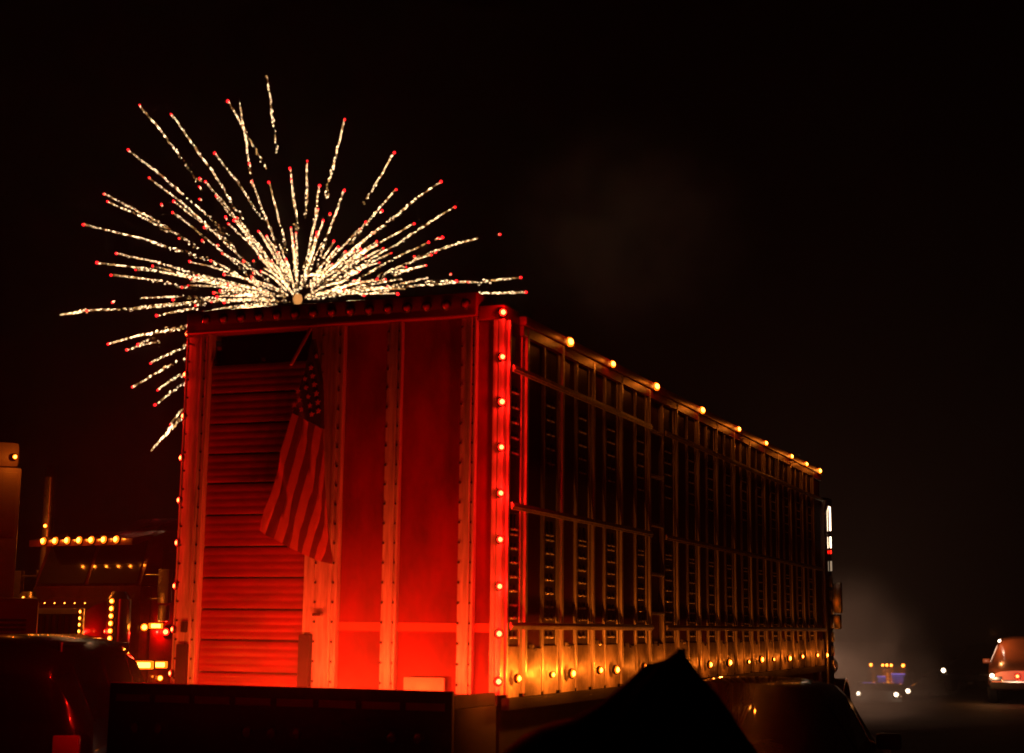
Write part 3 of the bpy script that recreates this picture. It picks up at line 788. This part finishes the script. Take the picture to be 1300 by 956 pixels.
car('suv', 'black sport utility vehicle with roof rails in the lower left corner', 'car', (-5.30, 2.12, 0), R(23), SUV, SG, 0.96, 'car_black', ((-1.4, 0.36), (1.45, 0.36)), (2, 5))
car('sedan', 'dark maroon car parked beside the front half of the trailer', 'car', (1.05, 3.1, 0), R(1), SEDAN, DG, 0.9, 'car_maroon', ((-1.4, 0.32), (1.4, 0.32)))
pk = car('suv', 'orange lit car cut off by the right edge of the picture', 'car', (1.14, 36.08, 0), R(181), SUV, SG, 0.96, 'car_orange', ((-1.4, 0.36), (1.45, 0.36)), (2, 5))
lamp(pk, (0.78, 2.36, 0.72), (0.1, 1, 0), 'white', 0.06, 14, name='headlamp', off=0.3, tint=(1, 0.36, 0.10))
lamp(pk, (0.66, 0.58, 1.60), (0.3, 1, 0.5), 'white', 0.04, 12, name='roof_lamp', off=0.45, tint=(1, 0.36, 0.10))  # lamp added at the roof corner to light the body orange
for x in (0.15, -0.15):
    lamp(pk, (x, 2.36, 0.72), (0, 1, 0), 'red', 0.06, 2, name='grille_lamp', off=0.15)
MB().box((-0.55, 2.30, 0.45), (0.55, 2.345, 0.62), 0, 0.02).build('grille', 'chrome', pk, True)
dk = car('sedan', 'dark car with one glowing headlamp left of the orange lit car', 'car', (-0.39, 43.19, 0), R(164), SEDAN, DG, 0.9, 'car_black', ((-1.4, 0.32), (1.4, 0.32)))
lamp(dk, (0.62, 2.33, 0.66), (0, 1, 0), 'white', 0.07, 0, name='headlamp')
sv = car('sedan', 'far car with bright white headlamp right of the distant pickup', 'car', (-2.58, 51.15, 0), R(166), SEDAN, DG, 0.9, 'car_silver', ((-1.4, 0.32), (1.4, 0.32)))
lamp(sv, (0.62, 2.33, 0.66), (0, 1, 0), 'white', 0.09, 0, name='headlamp')
fp = car('pickup_truck', 'distant pickup truck with five amber roof lamps driving out of the smoke', 'pickup', (-4.83, 52.41, 0), R(178), PICK, PG, 0.97, 'car_silver', ((-1.7, 0.4), (1.75, 0.4)))
for x, r in ((-0.6, 0.075), (-0.16, 0.06), (0, 0.065), (0.16, 0.06), (0.6, 0.075)):
    lamp(fp, (x, 0.62, 1.905), (0, 1, 0.2), 'amber', r, 0.6, name='roof_lamp')
for sx in (-1, 1):
    lamp(fp, (sx * 0.68, 2.76, 0.92), (0, 1, 0), 'white', 0.09, 2, name='headlamp')
for x, y, w in ((-0.45, 0.90, 0.5), (0.15, 1.02, 0.3), (0.55, 1.30, 0.5)):
    zc = 1.86 - 0.60 * (y - 0.55) / 0.70 + 0.03
    MB().box((x - w / 2, y - 0.04, zc), (x + w / 2, y + 0.04, zc + 0.03), 0, 0.008).build('violet_reflection', 'violet_glow', fp, True)  # glowing bars stand in for violet reflections on windshield and hood

# ------------------------------------------------------------------ trucks
def semi(o, hl, sleeper, paint, stack_y, zc=0.0, mx=1.30, kx=1.12, kz=3.98, stacks=(-1, 1)):
    # local +y forward, origin on the ground below the windshield
    MB().box((-1.04, -1.6, 0.95), (1.04, 0.0, 2.35), 0, 0.06).build('cab', paint, o, True)
    MB().prism([(-1.6, 2.352), (-0.02, 2.352), (-0.25, 2.95 + zc), (-0.5, 3.05 + zc), (-1.6, 3.08 + zc)], -1.0, 1.0).build('cab_roof', paint, o, True)
    for sx in (-1, 1):
        MB().add([(sx * 0.04, 0.0, 2.37), (sx * 0.94, 0.0, 2.37), (sx * 0.90, -0.22, 2.90 + zc), (sx * 0.04, -0.22, 2.90 + zc), (sx * 0.04, -0.03, 2.37), (sx * 0.94, -0.03, 2.37), (sx * 0.90, -0.25, 2.90 + zc), (sx * 0.04, -0.25, 2.90 + zc)],
                 [(0, 1, 2, 3), (7, 6, 5, 4), (0, 4, 5, 1), (1, 5, 6, 2), (2, 6, 7, 3), (3, 7, 4, 0)]).build('windshield', 'glass', o)
        d = MB().box((sx * 1.042, -1.42, 1.0), (sx * 1.062, -0.18, 2.3), 0, 0.008).build('door', paint, o, True)
        MB().box((sx * 1.063, -1.3, 1.75), (sx * 1.09, -1.12, 1.79), 0, 0.006).build('handle', 'chrome', d, True)
        MB().box((sx * 1.002, -1.38, 2.38), (sx * 1.012, -0.42, 2.84), 0, 0.004).build('side_window', 'glass', o)
        if sx in stacks:
            st = MB().tube((sx * kx, stack_y, 1.0), (sx * kx, stack_y, kz), 0.09, None, 14).tube((sx * kx, stack_y, kz), (sx * (kx + 0.04), stack_y - 0.05, kz + 0.17), 0.09, 0.085, 14).build('exhaust_stack', 'chrome', o, True)
            sh = MB()
            for k in range(7):
                sh.box((sx * (kx + 0.08), stack_y - 0.08, 1.3 + k * 0.19), (sx * (kx + 0.095), stack_y + 0.08, 1.44 + k * 0.19), 0, 0.004)
            sh.build('heat_shield', 'chrome', st, True)
        m = MB().box((sx * mx, -0.10, 2.10), (sx * (mx + 0.2), -0.02, 2.56), 0, 0.02).tube((sx * 1.03, -0.08, 2.48), (sx * (mx + 0.05), -0.06, 2.48), 0.014).tube((sx * 1.03, -0.08, 2.16), (sx * (mx + 0.05), -0.06, 2.16), 0.014).box((sx * (mx + 0.02), -0.10, 1.86), (sx * (mx + 0.18), -0.02, 2.08), 0, 0.02)
        m.build('mirror', 'chrome', o, True)
        MB().tube((sx * 0.86, 0.22, 1.25), (sx * 0.86, 0.22, 2.15), 0.17, None, 16).tube((sx * 0.86, 0.22, 2.15), (sx * 0.86, 0.22, 2.25), 0.17, 0.10, 16).build('air_cleaner', 'chrome', o, True)
        MB().tube((sx * 0.92, -2.6, 0.72), (sx * 0.92, -0.9, 0.72), 0.30, None, 16).build('fuel_tank', 'chrome', o, True)
        MB().box((sx * 0.75, -0.85, 0.45), (sx * 1.08, -0.15, 0.50), 0, 0.01).box((sx * 0.75, -0.85, 0.80), (sx * 1.06, -0.15, 0.84), 0, 0.01).build('step', 'chrome', o, True)
        pts = [(hl - 0.35 + 0.62 * math.cos(a), 0.5 + 0.60 * math.sin(a)) for a in [math.pi * i / 10 for i in range(11)]]
        pts2 = [(hl - 0.35 + 0.57 * math.cos(a), 0.5 + 0.55 * math.sin(a)) for a in [math.pi * i / 10 for i in range(10, -1, -1)]]
        MB().prism(pts + pts2, sx * 0.66, sx * 1.16).build('fender', paint, o, True)
        MB().lathe([(0.14, -0.1), (0.15, 0.08), (0.12, 0.11), (0.03, 0.13)], 14, 0, 'z').build('headlight', 'chrome', o, True).matrix_local = Matrix.Translation((sx * 0.84, hl - 0.02, 1.28)) @ Matrix.Rotation(R(-90), 4, 'X')
        wheel(o, sx * 0.95, hl - 0.35, 0.5, 0.5, 0.28, side=sx)
        for yy in (-4.3, -5.6):
            wheel(o, sx * 0.85, yy, 0.5, 0.5, 0.5, side=sx)
        MB().box((sx * 0.36, -6.2, 0.62), (sx * 0.44, hl - 0.1, 0.86)).build('frame_rail', 'black_frame', o)
    vz = 2.93 + zc
    MB().prism([(-0.24, vz + 0.06), (0.16, vz - 0.02), (0.16, vz - 0.11), (0.13, vz - 0.11), (-0.22, vz - 0.01)], -0.98, 0.98).build('visor', paint, o, True)
    hd = [(0.002, 0.98), (hl, 0.95), (hl, 1.98), (hl - 0.12, 2.05), (0.002, 2.18)]
    MB().prism(hd, -0.62, 0.62).build('hood', paint, o, True)
    g = MB().box((-0.64, hl + 0.002, 0.9), (-0.56, hl + 0.06, 2.02), 0, 0.015).box((0.56, hl + 0.002, 0.9), (0.64, hl + 0.06, 2.02), 0, 0.015).box((-0.555, hl + 0.002, 1.94), (0.555, hl + 0.06, 2.02), 0, 0.015)
    gr = g.build('grille', 'chrome', o, True)
    for k in range(9):
        x = -0.48 + 0.12 * k
        MB().box((x - 0.02, hl + 0.004, 0.92), (x + 0.02, hl + 0.03, 1.935), 0, 0.006).build('grille_bar', 'bezel', gr, True)
    MB().box((-1.15, hl + 0.02, 0.40), (1.15, hl + 0.16, 0.82), 0, 0.03).build('front_bumper', 'chrome', o, True)
    if sleeper:
        MB().box((-1.14, -3.3, 0.95), (1.14, -1.64, 2.6), 0, 0.06).build('sleeper', paint, o, True)
        MB().prism([(-3.3, 2.602), (-1.64, 2.602), (-1.75, 3.18), (-2.2, 3.42), (-3.3, 3.46)], -1.12, 1.12).build('sleeper_roof', paint, o, True)
        for sx in (-1, 1):
            MB().box((sx * 1.142, -2.8, 2.0), (sx * 1.152, -2.2, 2.4), 0, 0.004).build('side_window', 'glass', o)
    else:
        MB().box((-0.95, -1.64, 1.5), (0.95, -1.605, 2.3), 0, 0.01).build('rear_panel', 'chrome', o, True)

st = thing('semi_truck', 'dark red truck with seven amber visor lamps and exhaust stack left of the trailer', 'truck', (-9.63, 8.58, 0), R(171.3))
semi(st, 0.6, True, 'truck_red', -0.36, 0.06, kx=1.18, kz=3.92, stacks=(1,))
for k in range(7):
    lamp(st, (0.69 - 1.38 * k / 6, 0.165, 2.985 - 0.03), (0, 1, 0.1), 'amber', 0.052, 1.2, name='visor_lamp', off=0.08)
for k in range(6):
    lamp(st, (-0.90, 0.40, 1.63 + 0.098 * k), (-0.2, 1, 0), 'amber', 0.036, 0.12, name='air_cleaner_lamp')
for k in range(4):
    lamp(st, (-0.60, 0.664, 1.72 + 0.085 * k), (0, 1, 0), 'amber', 0.026, 0.05, name='grille_lamp')
for k in range(7):
    lamp(st, (0.56 - 1.12 * k / 6, 0.55, 2.085), (0, 1, 0.6), 'amber', 0.014, 0.0, name='hood_lamp')
lamp(st, (0.60, 0.55, 2.15), (0, 1, 0.3), 'amber', 0.03, 0.1, name='hood_lamp')
for y, z, c, shp, r in ((-0.04, 1.78, 'amber', 'round', 0.05), (-0.26, 1.80, 'amber', 'long', 0.05), (-0.06, 1.28, 'amber', 'long', 0.07), (-0.36, 1.28, 'amber', 'long', 0.06), (-0.40, 1.10, 'amber', 'round', 0.04), (-0.46, 1.72, 'red', 'round', 0.05)):
    lamp(st, (-1.085, y, z), (-1, 0.9, 0), c, r, 14 if c == 'red' else 0.4, shp, name='side_lamp')
lamp(st, (-0.72, 0.30, 1.72), (-0.4, 1, 0), 'red', 0.03, 3, name='side_lamp', off=0.1)
lamp(st, (1.08, -0.22, 3.2), (-0.5, 1, 0), 'amber', 0.03, 1.2, name='added_stack_lamp', off=0.1)  # lamp added beside the stack to put light on its chrome

ht = thing('truck_tractor', 'dark tractor with tall chrome exhaust stack coupled ahead of the trailer', 'truck', (-1.46, 14.35, 0), R(3))
semi(ht, 1.7, False, 'truck_red', -1.85, mx=1.09, kx=1.27, kz=3.50)
for sx in (-1, 1):
    lamp(ht, (sx * 0.84, 1.83, 1.28), (0, 1, 0), 'white', 0.10, 0, name='headlamp')
    d = bpy.data.lights.new('headlamp_beam', 'SPOT')
    d.energy = 1600; d.color = (1, 0.52, 0.32); d.spot_size = R(58); d.spot_blend = 0.9; d.shadow_soft_size = 0.08
    b = link('headlamp_beam', d, ht, (sx * 0.84, 2.0, 1.3))
    b.rotation_euler = (R(101), 0, 0)
for y, z in ((-0.3, 1.5), (-0.9, 1.5), (-0.5, 0.95), (-1.2, 0.95)):
    lamp(ht, (1.07, y, z), (1, -0.5, 0), 'amber', 0.03, 0.3, name='side_lamp')

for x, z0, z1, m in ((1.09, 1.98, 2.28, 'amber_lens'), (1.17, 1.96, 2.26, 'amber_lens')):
    MB().box((x, -1.72, z0), (x + 0.03, -1.69, z1), 0, 0.008).build('glint_strip', m, ht, True)  # glowing strips stand in for yellow glints beside the cab
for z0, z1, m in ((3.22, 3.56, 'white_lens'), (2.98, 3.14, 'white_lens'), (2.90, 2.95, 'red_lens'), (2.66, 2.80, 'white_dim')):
    MB().box((1.35, -1.945, z0), (1.375, -1.925, z1), 0, 0.006).build('glint_strip', m, ht, True)  # glowing strips stand in for bright glints on the polished stack
# box truck whose corner shows at the left edge
bt = thing('box_truck', 'pale box truck cut off by the left edge of the picture', 'truck', (-8.97, 6.03, 0), R(44))
# local x right, y away; its near right edge runs up the frame's left side
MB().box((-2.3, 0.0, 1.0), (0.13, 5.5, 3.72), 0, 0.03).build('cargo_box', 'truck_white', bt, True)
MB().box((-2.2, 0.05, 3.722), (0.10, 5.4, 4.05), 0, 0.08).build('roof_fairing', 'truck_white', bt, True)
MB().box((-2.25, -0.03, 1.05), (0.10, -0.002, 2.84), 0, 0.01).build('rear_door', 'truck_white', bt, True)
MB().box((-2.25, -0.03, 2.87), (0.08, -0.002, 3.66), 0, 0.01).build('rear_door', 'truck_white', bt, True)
lk = MB().box((-0.55, -0.55, 1.05), (0.38, -0.04, 2.12), 0, 0.06).build('rear_locker', 'truck_white', bt, True)
for k in range(5):
    MB().box((-0.30, -0.575, 1.62 + 0.055 * k), (0.24, -0.552, 1.65 + 0.055 * k), 0, 0.004).build('louvre', 'bezel', lk)
lamp(bt, (0.03, -0.034, 3.85), (0.2, -1, 0), 'amber', 0.03, 2.5, name='marker_lamp', off=0.25)
MB().box((-2.1, 0.1, 0.6), (0.0, 7.6, 0.98), 0, 0.03).build('chassis', 'black_frame', bt, True)
MB().box((-2.15, 5.6, 0.7), (0.05, 7.5, 2.6), 0, 0.15).build('cab', 'truck_white', bt, True)
for x, sd in ((-1.95, -1), (-0.15, 1)):
    for y in (1.3, 6.8):
        wheel(bt, x, y, 0.48, 0.48, 0.3, side=sd)

# ------------------------------------------------------------------ tarpaulin heap in the foreground
tp = thing('tarpaulin_heap', 'black peaked tarpaulin heap standing before the trailer side', 'tarpaulin', (2.30, -3.98, 0))
def heap():
    na, nr = 48, 26
    left = Vector((-cr.x, -cr.y, 0)).normalized()
    vs = [(0, 0, 1.775)]
    for j in range(1, nr + 1):
        for i in range(na):
            a = 2 * math.pi * i / na
            d = Vector((math.cos(a), math.sin(a), 0))
            c = d.dot(left)
            k = 0.5 + 0.5 * c
            slope = 1.36 * (1 - k) + 0.66 * k + 0.05 * math.sin(5 * a) + 0.03 * math.sin(11 * a + 1)
            slope *= 1 + 0.07 * math.sin(6.5 * j / nr + 2.3 * a) + 0.035 * math.sin(17 * j / nr + 5 * a)
            rmax = 1.775 / slope
            t = (j / nr) ** 1.15
            r = rmax * t
            z = 1.775 - slope * r
            z += 0.025 * math.sin(4.2 * r + 2 * a) * (1 - t) * min(1, r * 2) + 0.02 * math.sin(9 * r + 3 * a) * min(1, r * 3) * (1 - t) - 0.02 * math.sin(math.pi * t) + 0.012 * math.exp(-((r - 0.16) / 0.05) ** 2) * max(0, c)
            lo = 0.0
            for rr, hh, ww, sg in ((0.15, 0.022, 0.05, 1), (0.36, -0.03, 0.10, 1), (0.62, 0.06, 0.14, 1), (1.1, -0.05, 0.2, 1), (0.17, 0.03, 0.07, -1), (0.42, -0.035, 0.10, -1), (0.7, 0.05, 0.15, -1)):
                lo += hh * math.exp(-((r - rr) / ww) ** 2) * max(0, c * sg) ** 0.5
            z += lo
            vs.append((d.x * r, d.y * r, max(0.004, z) if j < nr else 0.004))
    fs = [(0, 1 + i, 1 + (i + 1) % na) for i in range(na)]
    for j in range(nr - 1):
        for i in range(na):
            p = 1 + j * na
            fs.append((p + i, p + na + i, p + na + (i + 1) % na, p + (i + 1) % na))
    fs.append(tuple(1 + (nr - 1) * na + i for i in range(na)))
    return MB().add(vs, fs)
heap().build('sheet', 'tarpaulin', tp, True, 80)
MB().tube((0, 0, 0.02), (0, 0, 1.774), 0.03, 0.02, 8).build('centre_pole', 'black_frame', tp, True)

# ------------------------------------------------------------------ smoke and haze
def vol(name, dens, col, noise=None, aniso=0.0):
    m = bpy.data.materials.new(name)
    m.use_nodes = True
    nt = m.node_tree
    nt.nodes.remove(nt.nodes['Principled BSDF'])
    v = nt.nodes.new('ShaderNodeVolumePrincipled')
    v.inputs['Color'].default_value = (*col, 1)
    v.inputs['Density'].default_value = dens
    v.inputs['Anisotropy'].default_value = aniso
    nt.links.new(v.outputs[0], nt.nodes['Material Output'].inputs['Volume'])
    if noise:
        tc = nt.nodes.new('ShaderNodeTexCoord')
        no = nt.nodes.new('ShaderNodeTexNoise')
        no.inputs['Scale'].default_value = noise
        no.inputs['Detail'].default_value = 5
        nt.links.new(tc.outputs['Object'], no.inputs[0])
        mr = nt.nodes.new('ShaderNodeMapRange')
        mr.inputs['From Min'].default_value = 0.36
        mr.inputs['From Max'].default_value = 0.72
        nt.links.new(no.outputs[0], mr.inputs[0])
        ln = nt.nodes.new('ShaderNodeVectorMath'); ln.operation = 'LENGTH'
        nt.links.new(tc.outputs['Object'], ln.inputs[0])
        fo = nt.nodes.new('ShaderNodeMapRange')
        fo.interpolation_type = 'SMOOTHSTEP'
        fo.inputs['From Min'].default_value = 1.0
        fo.inputs['From Max'].default_value = 0.15
        nt.links.new(ln.outputs['Value'], fo.inputs[0])
        m1 = nt.nodes.new('ShaderNodeMath'); m1.operation = 'MULTIPLY'
        nt.links.new(mr.outputs[0], m1.inputs[0]); nt.links.new(fo.outputs[0], m1.inputs[1])
        m2 = nt.nodes.new('ShaderNodeMath'); m2.operation = 'MULTIPLY'
        m2.inputs[1].default_value = dens
        nt.links.new(m1.outputs[0], m2.inputs[0])
        nt.links.new(m2.outputs[0], v.inputs['Density'])
    M[name] = m
def puff(label, loc, rad, name):
    bm = bmesh.new()
    bmesh.ops.create_icosphere(bm, subdivisions=3, radius=1)
    me = bpy.data.meshes.new('smoke')
    bm.to_mesh(me); bm.free()
    me.materials.append(M[name])
    o = link('smoke', me, None, loc)
    o.scale = rad
    return tag(o, label, 'smoke', None, 'stuff')
vol('smoke_road', 0.45, (0.85, 0.8, 0.75), 3.0)
vol('smoke_sky', 0.35, (0.8, 0.75, 0.72), 2.6)
puff('pale smoke glowing in headlight beams beyond the front of the trailer', (-2.3, 26.5, -0.3), (2.7, 7.0, 3.9), 'smoke_road')
puff('faint brown smoke drifting in the night sky right of the fireworks', (-14.91, 51.74, 18.5), (6.0, 5.0, 5.5), 'smoke_sky')
vol('glow_veil_rear', 0.24, (0.9, 0.85, 0.85), 1.1)
puff('added thin smoke veil carrying red glow behind the trailer doors', (-1.0, -0.75, 1.45), (2.2, 0.9, 1.5), 'glow_veil_rear')  # puff added to spread the red glow over the rear
vol('glow_veil_left', 0.10, (0.9, 0.85, 0.85), 1.6)
puff('added thin smoke veil catching red light between trailer and truck at left', (-5.2, 3.6, 2.6), (3.2, 3.6, 3.2), 'glow_veil_left')  # puff added to redden the air left of the trailer
vol('haze_air', 0.0017, (0.9, 0.85, 0.8))
h = MB().box((-425, -425, -3.0), (425, 425, 34)).build('haze', 'haze_air')
h['kind'] = 'stuff'
tag(h, 'thin night haze filling the air', 'haze')
